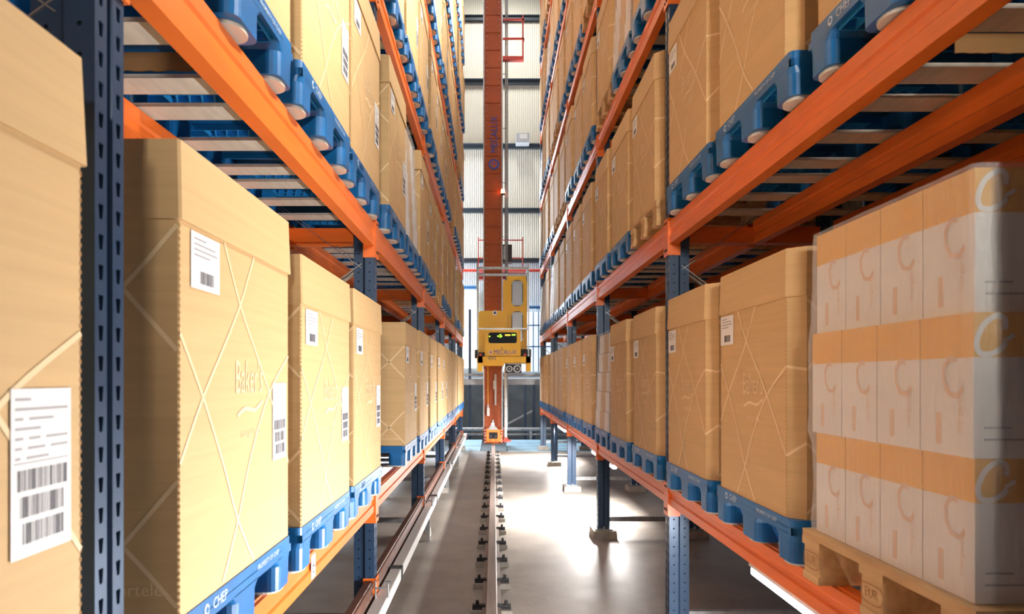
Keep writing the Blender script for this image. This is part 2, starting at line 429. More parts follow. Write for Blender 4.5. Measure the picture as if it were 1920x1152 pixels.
# ================================================================ PALLETS
def rrect(x0, x1, y0, y1, r, n=4):
    P = []
    for cx, cy, a0 in ((x1-r, y1-r, 0), (x0+r, y1-r, 90), (x0+r, y0+r, 180), (x1-r, y0+r, 270)):
        for i in range(n+1):
            a = R(a0+90*i/n); P.append((cx+r*math.cos(a), cy+r*math.sin(a)))
    return P
PWD, PDP, PHT = .382, 1.17, .145
def plastic_pallet(detail=True):
    root = empty('plastic_pallet')
    m = MB()
    m.prism(rrect(-PWD, PWD, 0, PDP, .02), .118, PHT)
    # skirt over the fork pockets and feet with flared, rounded shoulders
    for x0, x1 in ((-PWD, -.250), (-.085, .085), (.250, PWD)):
        for y0, y1 in ((0, .12), (.53, .65), (PDP-.12, PDP)):
            m.prism(rrect(x0+.002, x1-.002, y0+.001, y1-.002, .030), .010, .078, 0, top=rrect(x0+.001, x1-.001, y0, y1, .03))
            ex = .018; xa = max(x0-ex, -PWD); xb = min(x1+ex, PWD)
            m.prism(rrect(x0+.001, x1-.001, y0, y1, .03), .078, .100, 0, top=rrect(xa, xb, y0, y1, .02))
    m.box(-PWD, PWD, 0, .012, .098, .120); m.box(-PWD, PWD, PDP-.012, PDP, .098, .120)
    m.box(-PWD, -PWD+.012, 0, PDP, .098, .120); m.box(PWD-.012, PWD, 0, PDP, .098, .120)
    # little drainage tabs around the deck edge
    for i in range(6):
        y = .1+i*.18
        m.text('CHEP', .034, (-.17,-.0012,.122), (1,0,0), (0,0,1), 1)
    m.tube((-.245,-.0012,.122), (-.245,-.0006,.122), .013, 1, n=12)
    m.tube((-.243,-.0020,.122), (-.243,-.0006,.122), .007, 0, n=12)
    m.text('PROPERTY OF CHEP', .020, (.17,-.0012,.124), (1,0,0), (0,0,1), 1)
    m.build('deck', [M['blue'], M['pal_print']], root)
    # rib lattice under the deck, seen from below
    m = MB()
    for x0, x1 in ((-.235, -.10), (.10, .235)):
        for y0, y1 in ((.02, .11), (.16, .50), (.68, 1.02), (1.06, 1.15)):
            n = max(2, int((y1-y0)/.04))
            for i in range(n+1):
                y = y0+(y1-y0)*i/n
                if y1-y0 > .2 and i < n: m.bar((x0, y, .105), (x1, y+.045, .105), .004, .026)
                else: m.bar((x0, y, .105), (x1, y, .105), .004, .028)
        for x in (x0, (x0+x1)/2, x1): m.bar((x, .02, .105), (x, 1.15, .105), .004, .028)
    for y in (.13, .60, 1.04): m.bar((-.235, y, .105), (.235, y, .105), .004, .028)
    m.build('rib_lattice', M['blue_light'], root)
    for xc in (-.317, 0, .317):
        m = MB(); m.prism(rrect(xc-.058, xc+.058, .008, PDP-.008, .05, 6), 0, .012, 0)
        r = m.build('skid', M['skid'], root)
    return root
def wooden_pallet():
    root = empty('wooden_pallet')
    for i in range(5):
        w = .145 if i in (0, 2, 4) else .10
        yc = [.0725, .31, .585, .86, PDP-.0725][i]
        m = MB(); m.box(-PWD, PWD, yc-w/2, yc+w/2, .122, .144); 
        m.build('deck_board', M['wood'], root)
    for xc in (-.33, 0, .33):
        m = MB(); m.box(xc-.055, xc+.055, 0, PDP, .100, .122); m.build('stringer_board', M['wood'], root)
        m = MB(); m.box(xc-.05, xc+.05, 0, PDP, 0, .022); m.build('skid', M['wood'], root)
        for yc in (.0725, .585, PDP-.0725):
            m = MB(); m.prism(rrect(xc-.052, xc+.052, yc-.07, yc+.07, .008, 2), .022, .100)
            if yc < .1:
                m.text('EUR', .034, (xc, yc-.0712, .062), (1,0,0), (0,0,1), 1)
                m.ribbon([(-.042,.02),(.042,.02),(.042,-.02),(-.042,-.02),(-.042,.02)], .003, (xc, yc-.0712, .062), (1,0,0), (0,0,1), 1)
            m.build('block', [M['wood'], M['card_edge']], root)
    return root

# ================================================================ CARDBOARD BOXES
BW, BD = .370, 1.13
def waves(m, H, side_only=False):
    hb = H-.155; k = hb/.70
    def S(pts): return [(a, max(z*k, .007)) for a, z in pts]
    W_ = 2*BW
    e = .0012
    for pts in ([(.31,.70),(.45,.58),(.60,.485),(.755,.385),(1,.197)], [(.587,.70),(.45,.58),(.30,.48),(.15,.385),(0,.27)],
                [(0,.5),(.15,.385),(.30,.25),(.43,.116),(.58,0)], [(1,.48),(.755,.385),(.56,.25),(.43,.116),(.30,0)]):
        m.ribbon([(x*(W_-2*CH), z) for x, z in S(pts)], .009, (-BW+CH, -e, 0), (1,0,0), (0,0,1), 1)
    if CH > .02:
        for sx, prs in ((1, ((.48,.47),(.197,.24))), (-1, ((.5,.47),(.27,.24)))):
            for za, zb in prs:
                d = CH*math.sqrt(2)
                m.ribbon([(0, za*k), (d, zb*k)], .009, (sx*(BW-CH+e*.7), -e*.7, 0), (sx*.7071, .7071, 0), (0,0,1), 1)
    L = [[(0,.69),(.107,.58),(.25,.46),(.4,.35),(.55,.24),(.69,.127),(.80,.0)], [(0,.47),(.107,.58),(.22,.70)],
         [(0,.24),(.107,.127),(.22,0)], [(0,.02),(.107,.127),(.25,.24),(.4,.35),(.55,.46),(.69,.58),(.82,.70)]]
    for pts in L:
        for sx in (-1, 1):
            m.ribbon([(a+CH, z) for a, z in S(pts)], .009, (sx*(BW+e), 0, 0), (0,1,0), (0,0,1), 1)
CH = .004
def outline(w, y0, y1, c):
    return [(-w+c, y0), (w-c, y0), (w, y0+c), (w, y1-c), (w-c, y1), (-w+c, y1), (-w, y1-c), (-w, y0+c)]
def card_box(H, chamfer, labels, labmat=True):
    global CH
    CH = chamfer
    root = empty('cardboard_box')
    hb = H-.155
    m = MB(); m.prism(outline(BW, 0, BD, chamfer), 0, hb+.05)
    if chamfer < .02: waves(m, H)
    else:
        # print on the flat part of the front and on the flanks
        waves(m, H)
    k = hb/.70
    m.text("Baker's", .115, (.03, -.0013, .42*k), (1,0,0), (0,0,1), 1, .60)
    m.ribbon([(-.085,-.005),(-.03,.010),(.04,.004),(.10,.025)], .010, (.03, -.0013, .345*k), (1,0,0), (0,0,1), 1)
    m.text('margarines', .032, (.04, -.0013, .30*k), (1,0,0), (0,0,1), 1)
    m.text('Vandemoortele', .036, (-BW-.0013, .145, .05*k), (0,-1,0), (0,0,1), 1)
    # perforated corner
    n = int(hb/.013)
    for sx in (-1, 1):
        for i in range(n):
            z = .006+i*.013
            m.add([(sx*(BW-chamfer)-.0022,-.0006,z),(sx*(BW-chamfer)+.0022,-.0006,z),(sx*(BW-chamfer)+.0022,-.0006,z+.006),(sx*(BW-chamfer)-.0022,-.0006,z+.006)], [(0,1,2,3)], 2)
    body = m.build('box_body', [M['card'], M['print'], M['card_edge']], root)
    m = MB(); e = .004
    lo = outline(BW+e+.003, -e-.003, BD+e+.003, chamfer+.002); hi = outline(BW+e-.002, -e+.002, BD+e-.002, chamfer+.002)
    m.prism(lo, hb, H, 0, top=hi)
    m.box(-BW, BW, BD/2-.025, BD/2+.025, H, H+.0008, 0)
    m.build('lid', M['card'], root)
    if 'top' in labels:
        m = MB(); x0 = -BW+.05; z0 = hb-.125; e = .0025
        m.box(x0, x0+.15, -e, -e+.0006, z0, z0+.115)
        for i, w in enumerate((.06, .11, .12, .08)):
            m.box(x0+.015, x0+.015+w, -e-.0004, -e, z0+.100-i*.011, z0+.104-i*.011, 2)
        x = x0+.045
        while x < x0+.115:
            w = random.choice((.0012,.002,.003)); m.box(x, x+w, -e-.0004, -e, z0+.012, z0+.038, 1); x += w+random.choice((.0014,.0024))
        tag(m.build('paper_label', [M['paper'], M['ink'], M['grey_ink']], body), 'small white paper label with one barcode')
    if 'ship' in labels:
        m = MB(); x0 = BW-.155; z0 = .215*k; w_ = .125; h_ = .215; e = .0025
        m.box(x0, x0+w_, -e, -e+.0006, z0, z0+h_)
        zz = z0+h_-.012
        for row in ((.03,), (.11,), (.03,.10), (.05,), (.03,.045,.10), (.025,.07,.11), (.02,.09)):
            xx = x0+.008
            for w in row:
                ww = min(w*.5 if len(row) > 1 else w, x0+w_-.008-xx)
                if ww > 0: m.box(xx, xx+ww, -e-.0004, -e, zz-.0035, zz, 2)
                xx += ww+.012
            zz -= .0125
        m.box(x0+.006, x0+w_-.006, -e-.0004, -e, zz+.004, zz+.005, 1)
        for j in range(3):
            x = x0+.012+j*.005; zt = zz-.004-j*.034
            while x < x0+w_-.012-j*.004:
                w = random.choice((.001,.0016,.0028)); m.box(x, x+w, -e-.0004, -e, zt-.027, zt, 1); x += w+random.choice((.001,.002,.0028))
        tag(m.build('paper_label', [M['paper'], M['ink'], M['grey_ink']], body), 'tall white shipping label with three barcodes')
    return root
# ---------------------------------------------------------------- wrapped stacks
def carton_tier(root, z0, z1, xo, yo, n, w, d, fancy=True):
    for i in range(n):
        m = MB(); x0 = -w+2*w*i/n+.002; x1 = -w+2*w*(i+1)/n-.002
        zb = z1-(z1-z0)*.31
        m.box(xo+x0, xo+x1, yo, yo+d, z0, zb, 0); m.box(xo+x0, xo+x1, yo, yo+d, zb, z1-.001, 1)
        if fancy:
            xm = xo+(x0+x1)/2
            m.box(xm-.030, xm-.014, yo-.001, yo, z0+.02, z0+.085, 2)
            m.text('C', .13, (xm+.02, yo-.0012, z0+.15), (.93,0,.36), (-.36,0,.93), 2, .7)
            m.text('margarine', .022, (xm+.045, yo-.0012, z0+.09), (0,0,1), (-1,0,0), 2)
        if i == n-1 or (i == 0 and not fancy):
            sx = 1 if i else -1; X = xo+(x1 if sx > 0 else x0)+sx*.0012
            # looped letter on the end face, near the aisle edge
            loop = [(.062,.030),(.052,.018),(.030,.008),(.010,.012),(.006,.035),(.020,.066),(.045,.083),(.060,.076),(.060,.056)]
            m.ribbon([(a, zb-.002+b) for a, b in loop], .011, (X, yo, 0), (0,1,0), (0,0,1), 3)
            m.ribbon([(.058,.034),(.070,.040),(.078,.046)], .008, (X, yo, zb-.002), (0,1,0), (0,0,1), 3)
            for q, (ya, yb, zz) in enumerate(((.02,.075,.058),(.02,.10,.035),(.13,.22,.10))):
                m.box(X-.0004, X+.0004, yo+ya, yo+yb, z0+zz, z0+zz+.004, 4)
        c = m.build('carton', [M['carton_w'], M['carton_y'], M['carton_o'], M['carton_w'], M['grey_ink']], root)
def film_shell(root, rings, name='stretch_film'):
    """rings: list of (z, halfwidth, y0, y1)"""
    m = MB(); vs = []; rr = []
    for (za, wa, a0, a1), (zb, wb, b0, b1) in zip(rings[:-1], rings[1:]):
        k = max(1, int((zb-za)/.022))
        for q in range(k):
            t = q/k; rr.append((za+(zb-za)*t, wa+(wb-wa)*t, a0+(b0-a0)*t, a1+(b1-a1)*t))
    rr.append(rings[-1])
    for z, w, y0, y1 in rr:
        P = []
        base = [(-w+.008,y0),(w-.008,y0),(w,y0+.008),(w,y1-.008),(w-.008,y1),(-w+.008,y1),(-w,y1-.008),(-w,y0+.008)]
        for q in range(8):
            a, b = base[q], base[(q+1)%8]; k = 30 if q % 2 == 0 else 1
            for u in range(k): P.append((a[0]+(b[0]-a[0])*u/k, a[1]+(b[1]-a[1])*u/k))
        n = len(P)
        for x, y in P:
            f = abs(noise.noise(Vector((x*7+y*5, y*7, z*38+x*6))))*.006+abs(noise.noise(Vector((x*34+y*30, 3, z*4))))*.004
            c = Vector((x, y-(y0+y1)/2, 0)); L = max(abs(c.x)/w, abs(c.y)/((y1-y0)/2))
            nx = (1 if x > 0 else -1) if abs(x) > w-.001 else 0; ny = (1 if c.y > 0 else -1) if not nx else 0
            vs.append((x+nx*f, y+ny*f, z))
    fs = []
    for r in range(len(rr)-1):
        for i in range(n): fs.append((r*n+i, r*n+(i+1)%n, (r+1)*n+(i+1)%n, (r+1)*n+i))
    m.add(vs, fs, 0, True)
    return m.build(name, M['film'], root)
def margarine_stack():
    root = empty('wrapped_carton_stack')
    t = .286
    carton_tier(root, 0, t, 0, .01, 4, .345, .28); carton_tier(root, t, 2*t, .004, 0, 4, .352, .28); carton_tier(root, 2*t, 3*t, -.006, .014, 4, .345, .28)
    for i, (dx, dy) in enumerate(((0,.0),(.004,0),(-.006,0))):
        for q in range(3):
            m = MB(); y0 = .30+q*.268; m.box(-.343+dx, .343+dx, y0, y0+.264, i*t+.001, (i+.69)*t); m.box(-.343+dx, .343+dx, y0, y0+.264, (i+.69)*t, (i+1)*t-.001, 1); m.build('carton', [M['carton_w'], M['carton_y']], root)
    rings = [(.002,.352,-.002,1.11),(.03,.354,-.003,1.112),(.13,.350,.001,1.11),(.25,.352,-.001,1.11),(.29,.362,-.009,1.12),(.42,.360,-.008,1.12),(.55,.362,-.009,1.12),(.58,.356,-.004,1.11),(.70,.352,.001,1.11),(.80,.356,.002,1.11),(.862,.353,.004,1.11)]
    film_shell(root, rings)
    return root
def silver_stack():
    root = empty('wrapped_goods_stack')
    z = 0
    for i in range(5):
        h = .165; s = i*.008
        m = MB()
        for j in range(3):
            m.box(-.36+s+j*.24, -.36+s+(j+1)*.24-.012-(s*2 if j == 2 else 0), s, .38, z+.002, z+h-.003, j % 2)
        m.box(-.36+s, .36-s, .385, 1.10-s, z, z+h-.002, 0)
        m.build('carton_layer', [M['carton_w'], M['card']], root); z += h
    film_shell(root, [(.002,.37,-.01,1.12),(.2,.362,-.004,1.11),(.4,.355,.004,1.10),(.6,.345,.012,1.09),(.84,.335,.02,1.08)])
    return root
def group_root(o): o['_p'] = 1; return o

pal_p = plastic_pallet(); pal_w = wooden_pallet()
box_std = {'left': card_box(.855, .003, ('top','ship')), 'right': card_box(.855, .045, ('top',))}
box_tall = card_box(.93, .003, ('top','ship'))
stack_m = margarine_stack(); stack_s = silver_stack()
BXF = {'left': (-.605), 'right': .93}
OFF = {'left': (.600, 1.447, 2.297), 'right': (.515, 1.37, 2.225)}
def simple(proto, keep):
    """copy for the far slots: the thing with only its main parts"""
    c = proto.copy(); COL.objects.link(c)
    for ch in proto.children:
        if ch.name.split('.')[0] in keep:
            d = ch.copy(); COL.objects.link(d); d.parent = c
    return c
def load(side, k, s, lv, kind, wood, tall=False, cnt=1, dy=0.0, empty_=False):
    Y0 = YL if side == 'left' else YR
    y = Y0+(k-1)*BAY+OFF[side][s]+dy+random.uniform(-.003, .003)
    z = ZB[lv]+BH[lv]+DZ[side]
    far = y > 9
    a0 = (XL-BXF['left']) if side == 'left' else (BXF['right']-XR)
    a0 = -abs(a0)
    aj = random.uniform(-.010, .010)
    p = (pal_w if wood else pal_p)
    p = take(p) if (p.name not in used or not far) else simple(p, ('deck','skid','deck_board','block','stringer_board'))
    place(side, p, y, z+.0005, a0+aj-.004)
    where = "%s from the camera on the %s rack's %s level" % (ORD[cnt], side, LEVELN[lv])
    tag(p, ('pale wooden pallet, ' if wood else 'blue plastic pallet, ')+where, 'pallet', ('wooden pallets' if wood else 'blue plastic pallets')+' in the racks')
    ztop = z+.146
    if kind == 'box':
        b = box_tall if tall else box_std[side]
        b = take(b) if (b.name not in used or not far) else simple(b, ('box_body','lid'))
        lab, cat, grp = 'tan cardboard box, ', 'cardboard box', 'cardboard boxes in the racks'
        if tall: lab = 'taller tan cardboard box, '
    elif kind == 'margarine':
        b = take(stack_m); lab, cat, grp = 'yellow and white carton stack, ', 'carton stack', None
    else:
        b = take(stack_s); lab, cat, grp = 'stack wrapped in shiny film, ', 'wrapped stack', 'film-wrapped stacks in the racks'
    place(side, b, y, ztop, a0+aj+(.0 if kind == 'box' else .01))
    b.rotation_euler[2] += random.uniform(-.003, .003)
    tag(b, lab+where, cat, grp)
# lowest levels and second levels follow the photograph, the rest are mixed
rnd_ = random.Random(21)
for side in ('left', 'right'):
    Y0 = YL if side == 'left' else YR
    for lv in range(7):
        cnt = 0
        for k in range(NF):
            for s in range(3):
                y = Y0+(k-1)*BAY+OFF[side][s]
                z = ZB[lv]+BH[lv]
                if y < -.2: continue
                if k == 0 and not (side == 'left' and lv == 0 and s == 2): continue
                if side == 'left' and lv == 0 and k == 2 and s == 0: continue          # the empty place
                if not visible(z, y+.4): continue
                cnt += 1
                r = rnd_.random(); kind = 'box'; wood = False; tall = False; dy = 0
                if lv >= 1 and k >= 3: wood = r < .17; kind = 'film' if r > .90 else 'box'
                if lv >= 3 and k >= 2: wood = r < .2
                if side == 'left':
                    if lv == 0 and k == 0: tall = True; dy = -.085
                    if lv == 0 and k == 1 and s == 0: tall = True
                    if lv == 1 and k == 2 and s == 1: kind = 'film'
                else:
                    if lv == 0 and k == 1 and s == 0: kind = 'margarine'; wood = True
                    if lv == 0 and k == 2 and s == 2: kind = 'film'
                    if lv == 1 and k == 2 and s == 0: wood = True
                    if lv == 2 and k == 2 and s == 1: kind = 'film'
                    if lv == 2 and k == 2 and s == 2: wood = True
                load(side, k, s, lv, kind, wood, tall, cnt, dy)
# torn cardboard sheets lying on the beams under two pallets
for side, y, a, lab in (('left', 2.02, .16, 'brown cardboard strip hanging under a pallet of the left rack'), ('right', 1.96, .30, 'brown cardboard strip hanging under a pallet of the right rack')):
    m = MB(); pts = []
    n = 24
    up = [(-.0+i/n*.55, .06) for i in range(n+1)]
    m.extrude([(x, .055) for x in (0, .5)]+[(0.5-i/n*.5, random.uniform(0,.004)) for i in range(n+1)], 'x', -.002, .002)
    o = m.build('cardboard_strip', M['card_edge']); place(side, o, y, ZB[1]+BH[1]+DZ[side]+.02, a); tag(o, lab, 'cardboard')

# ================================================================ LIGHT BATTENS
def batten(y0, y1, lab, power=None, side='right', a=.236, z=.58, tilt=45):
    L = y1-y0
    root = empty('light_batten')
    m = MB(); m.box(-L/2, L/2, -.03, .03, .03, .06); m.build('housing', M['lamp_case'], root)
    m = MB(); m.extrude(rrect(-.024, .024, -.012, .03, .012, 4), 'x', -L/2+.01, L/2-.01); m.build('diffuser', M['lamp'], root)
    for x in (-L/3, L/3):
        m = MB(); m.box(x-.01, x+.01, -.01, .01, .06, .19); m.box(x-.01, x+.01, -a+.02, .01, .183, .19); m.build('bracket', M['galv'], root)
    place(side, root, (y0+y1)/2, z, a)
    tag(root, lab, 'light', 'light battens under the racks')
    l = area('batten_light', (0,-.030,-.010), (-R(tilt),0,0), L-.05, .05, power or BATTEN_W, (1,.965,.93), root, 175)
    return root
batten(1.75, 3.28, 'lit white tube light under the right lowest beam beside the wooden pallet', BATTEN_W*.66, tilt=68)
batten(-.95, .55, 'added tube light under the right rack beside the viewpoint', BATTEN_W*.09, tilt=50)  # unseen batten, added to light the nearest left box
batten(7.1, 8.6, 'lit tube light under the right rack above the large bright floor patch')
batten(12.0, 13.4, 'lit tube light under the right rack above the far bright floor patch')

# ================================================================ RAIL
m = MB(); xr = -.014; y0, y1 = -5, 17.5
prof = [(-.06,.035),(.06,.035),(.06,.045),(.012,.054),(.012,.112),(.034,.122),(.034,.148),(.028,.153),(-.028,.153),(-.034,.148),(-.034,.122),(-.012,.112),(-.012,.054),(-.06,.045)]
m.extrude([(x+xr, z) for x, z in prof], 'y', y0, 14.35)
rail = empty('crane_rail'); tag(rail, 'single worn steel crane rail running down the aisle floor', 'rail')
m.build('rail_profile', M['steel'], rail)
clip_m = MB()
for sx in (-1, 1):
    clip_m.box(sx*.085-.035, sx*.085+.035, -.035, .035, .012, .045)
    clip_m.tube((sx*.09, 0, .04), (sx*.09, 0, .085), .011, n=6); clip_m.tube((sx*.09, 0, .045), (sx*.09, 0, .062), .02, n=6)
    clip_m.box(sx*.035, sx*.12, -.018, .018, .05, .060) if sx > 0 else clip_m.box(-.12, -.035, -.018, .018, .05, .060)
clip_m.box(-.12, .12, -.02, .02, .036, .05)
clip = mesh_of(clip_m, 'rail_clip', [M['iron']])
pad_m = MB(); pad_m.box(-.13, .13, -.06, .06, 0, .035); pad = mesh_of(pad_m, 'rail_pad', [M['concrete']])
y = .4
while y < 14.2:
    obj('rail_pad', pad, rail, (xr, y, 0)); obj('rail_clip', clip, rail, (xr, y, 0)); y += .58

# ================================================================ CONDUCTOR TRAY on the left
tr = empty('conductor_tray'); tag(tr, 'grey square tray with pale side running along the left rack foot', 'cable tray')
xx = -.600; zt = .235
seg = -1.0
while seg < 14:
    m = MB(); a, b = seg+.012, seg+2.688
    m.box(xx-.03, xx+.03, a, b, zt, zt+.07); m.box(xx+.03, xx+.033, a, b, zt+.003, zt+.067, 1)
    m.build('tray_section', [M['tray'], M['white']], tr)
    m = MB(); m.box(xx-.034, xx+.038, seg-.03, seg+.03, zt-.007, zt+.077); m.build('joint_sleeve', M['black'], tr)
    seg += 2.7
for i in range(6):
    y_ = YL+PW/2+(i-1)*BAY+(-.12 if i else 1.2)
    m = MB()
    m.tube((xx-.026, y_, zt+.125), (xx+.04, y_, zt+.125), .006); m.tube((xx+.04, y_, zt+.075), (xx+.04, y_, zt+.155), .006); m.box(xx+.025, xx+.055, y_-.01, y_+.01, zt+.150, zt+.160)
    m.tube((xx-.026, y_, zt+.06), (xx-.026, y_, zt+.165), .005)
    m.build('clamp', M['galv'], tr)
    m = MB(); m.box(xx-.02, xx+.02, y_-.02, y_+.02, .0, zt); m.build('support_leg', M['galv'], tr)

# ================================================================ STACKER CRANE
def PX(px, d): return (px-VX)*d/F
def PZ(py, d): return CZ+(VY-py)*d/F
D = 15.0
cr = empty('stacker_crane', (0, 0, 0)); tag(cr, 'tall orange single-mast stacker crane standing on the rail at the aisle end', 'crane')
m = MB(); xa, xb = PX(908, D), PX(941, D); TOP = 12.6
m.box(xa+.03, xb-.03, D+.02, D+.42, .35, TOP)
m.box(xa, xa+.03, D, D+.44, .35, TOP); m.box(xb-.03, xb, D, D+.44, .35, TOP)
z = .6
while z < TOP:
    m.box(xa+.03, xb-.03, D+.005, D+.02, z, z+.02, 0); 
    z += .37
z = .5
while z < TOP:
    for dx in (.055, xb-xa-.055):
        m.box(xa+dx-.006, xa+dx+.006, D+.012, D+.021, z, z+.012, 1)
    z += .12
zc = PZ(252, D)
m.text('MECALUX', .20, (PX(927, D), D+.003, zc), (0,0,1), (-1,0,0), 2, .85)
ze = PZ(308, D); 
m.tube((PX(926,D), D+.001, ze), (PX(926,D), D+.019, ze), .11, 2, 20); m.tube((PX(926,D), D-.003, ze), (PX(926,D), D+.019, ze), .075, 0, 20)
m.text('M', .12, (PX(926,D), D-.005, ze), (1,0,0), (0,0,1), 2)
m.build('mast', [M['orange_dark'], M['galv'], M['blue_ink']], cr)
for px in (907, 941.5):
    m = MB(); m.box(PX(px,D)-.012, PX(px,D)+.012, D-.02, D+.05, .3, TOP); m.build('guide_strip', M['galv'], cr)
# service platform high on the mast
dz = D+.1
m = MB(); x0, x1 = PX(941, D), PX(982, D)
m.box(x0, x1, D, D+.12, PZ(112, D), PZ(105, D))
for zz in (PZ(36, D), PZ(72, D)): m.bar((x0, D+.02, zz), (x1, D+.02, zz), .03, .04); m.bar((x1, D+.02, zz), (x1, D+.12, zz), .03, .04)
for yy in (D+.02, D+.10): m.bar((x1-.015, yy, PZ(108, D)), (x1-.015, yy, PZ(28, D)), .03, .03, up=(0,1,0))
m.build('service_platform', M['red'], cr)
m = MB(); x0, x1 = PX(896, D), PX(982, D)
for zz in (PZ(442, D), PZ(477, D)): m.bar((x0, D+.5, zz), (x1, D+.5, zz), .02, .025)
for x in (x0, x1): m.bar((x, D+.5, PZ(500, D)), (x, D+.5, PZ(436, D)), .025, .025, up=(0,1,0))
m.box(PX(893,D), PX(990,D), D+.45, D+.7, PZ(518,D), PZ(505,D))
m.build('guard_rail', M['red'], cr)
m = MB()
for px, r in ((948.5, .016), (951.5, .012)):
    m.tube((PX(px, D), D+.1, .4), (PX(px, D), D+.1, TOP), r)
z = 1.0
while z < TOP: m.box(PX(941,D), PX(952,D), D+.09, D+.11, z, z+.015); z += 1.15
m.build('ladder_tube', M['galv'], cr)
m = MB(); m.box(PX(942,D), PX(960,D), D+.1, D+.4, PZ(490,D), PZ(457,D)); m.box(PX(944,D), PX(950,D), D+.09, D+.1, PZ(486,D), PZ(460,D), 1); m.build('control_cabinet', [M['iron'], M['galv']], cr)
m = MB(); c = (PX(943, D), D-.06, PZ(361, D)); m.tube((c[0], c[1], c[2]-.04), (c[0], c[1], c[2]+.05), .045, 0, 12, .035); m.tube((c[0], c[1], c[2]-.06), (c[0], c[1], c[2]-.04), .05, 1, 12)
m.box(c[0]-.01, c[0]+.01, c[1], D+.02, c[2]-.06, c[2]-.045, 1)
m.build('red_beacon', [M['led_r'], M['iron']], cr)
# base and wheel housing
db = 14.3
m = MB(); m.box(PX(912,db), PX(938,db), db, db+1.6, .22, PZ(806,db))
m.box(PX(909,db), PX(941,db), db+.05, db+1.6, .19, .33); m.box(PX(906,db), PX(944,db), db+.5, db+1.5, .12, .42)
m.box(PX(917,db), PX(933,db), db-.004, db, PZ(823,db), PZ(811,db), 1)
for sx in (909.5, 940.5):
    for zz in (.2, .26, .32, .38, .44): m.tube((PX(sx,db), db-.01, zz), (PX(sx,db), db+.02, zz), .014, 2, 6)
m.build('base_housing', [M['orange'], M['hole'], M['galv']], cr)
for x in (-.05, .05):
    m = MB(); m.tube((x-.014-.02, db+.1, .30), (x-.014+.02, db+.1, .30), .11, 0, 16); m.build('guide_wheel', M['iron'], cr)
m = MB(); m.tube((PX(924,db), db+.05, PZ(806,db)), (PX(924,db), db+.05, PZ(788,db)), .05, 0, 12, .02); m.tube((PX(924,db), db-.01, PZ(796,db)), (PX(924,db), db+.01, PZ(796,db)), .035, 1, 12)
m.extrude([(PX(915,db),PZ(806,db)),(PX(934,db),PZ(806,db)),(PX(928,db),PZ(799,db)),(PX(920,db),PZ(799,db))], 'y', db, db+.1, 0)
m.build('buffer', [M['galv'], M['white']], cr)
m = MB(); m.tube((PX(929,D), D-.05, PZ(760,D)), (PX(929,D), D-.05, PZ(702,D)), .022, 0); m.box(PX(925,D), PX(931,D), D-.06, D, PZ(730,D), PZ(714,D)); m.build('white_lever', M['white'], cr)
m = MB(); m.tube((PX(915,D), D-.05, PZ(770,D)), (PX(915,D), D-.05, PZ(680,D)), .007, 0); m.build('yellow_rope', M['yellow'], cr)
m = MB(); m.box(PX(913,D), PX(918,D), D-.08, D-.02, PZ(780,D), PZ(765,D)); m.tube((PX(915,D), D-.05, PZ(765,D)), (PX(915,D), D-.05, PZ(757,D)), .02, n=8, r1=.008); m.build('hook_block', M['white'], cr)
m = MB(); m.tube((PX(948,14.6), 14.6, .25), (PX(948,14.6), 14.6, PZ(690,14.6)), .03, 0, 10)
z = .5
while z < 1.6: m.tube((PX(948,14.6), 14.56, z), (PX(948,14.6), 14.64, z), .008, 1, 6); z += .2
m.build('white_cable_post', [M['white'], M['iron']], cr)
m = MB(); m.box(PX(945,14.6), PX(952,14.6), 14.55, 14.65, .17, .27); m.bar((PX(941,14.6), 14.6, .2), (PX(958,14.6), 14.6, .2), .05, .04); m.build('red_valve_foot', [M['red']], cr)

# ---------------------------------------------------------------- lift carriage
D2 = 14.0
def X2(p): return PX(p, D2)
def Z2(p): return PZ(p, D2)
ca = empty('lift_carriage', (0,0,0)); tag(ca, 'yellow lift carriage with operator console riding on the orange mast', 'lift carriage')
for px in (895, 991):
    m = MB(); m.bar((X2(px), D2, Z2(697)), (X2(px), D2, Z2(493)), .028, .028, up=(0,1,0)); m.bar((X2(px), D2+.9, Z2(697)), (X2(px), D2+.9, Z2(493)), .028, .028, up=(0,1,0)); m.build('frame_post', M['galv'], ca)
m = MB()
for y in (D2, D2+.9): m.bar((X2(895), y, Z2(503)), (X2(991), y, Z2(503)), .03, .05)
for px in (895, 991): m.bar((X2(px), D2, Z2(503)), (X2(px), D2+.9, Z2(503)), .03, .04)
m.build('top_rail', M['galv'], ca)
m = MB(); m.bar((X2(895), D2, Z2(617)), (X2(991), D2, Z2(617)), .02, .03); m.build('cross_rail', M['galv'], ca)
# cab door wall with two rounded windows
def wall_holes(m, x0, x1, z0, z1, wins, y, t, mi=0):
    # columns between and beside stacked windows (same x range)
    wx0, wx1 = wins[0][0], wins[0][1]
    m.box(x0, wx0, y, y+t, z0, z1, mi); m.box(wx1, x1, y, y+t, z0, z1, mi)
    zs = sorted([(w[2], w[3]) for w in wins]); c = z0
    for a, b in zs:
        m.box(wx0, wx1, y, y+t, c, a, mi); c = b
        r = min((wx1-wx0)*.35, (b-a)*.35)
        for cx, sx in ((wx0, 1), (wx1, -1)):
            for cz, sz in ((a, 1), (b, -1)):
                pts = [(cx, cz)]+[(cx+sx*(r-r*math.sin(R(q))), cz+sz*(r-r*math.cos(R(q)))) for q in (0, 30, 60, 90)]
                if sx*sz < 0: pts = pts[::-1]
                m.extrude(pts, 'y', y, y+t, mi)
    m.box(wx0, wx1, y, y+t, c, z1, mi)
yc = D2+.35
m = MB(); wins = [(X2(960), X2(982), Z2(571), Z2(521)), (X2(960), X2(982), Z2(640), Z2(581))]
wall_holes(m, X2(951), X2(988), Z2(668), Z2(513), wins, yc, .04)
m.build('cabin_door', M['yellow'], ca)
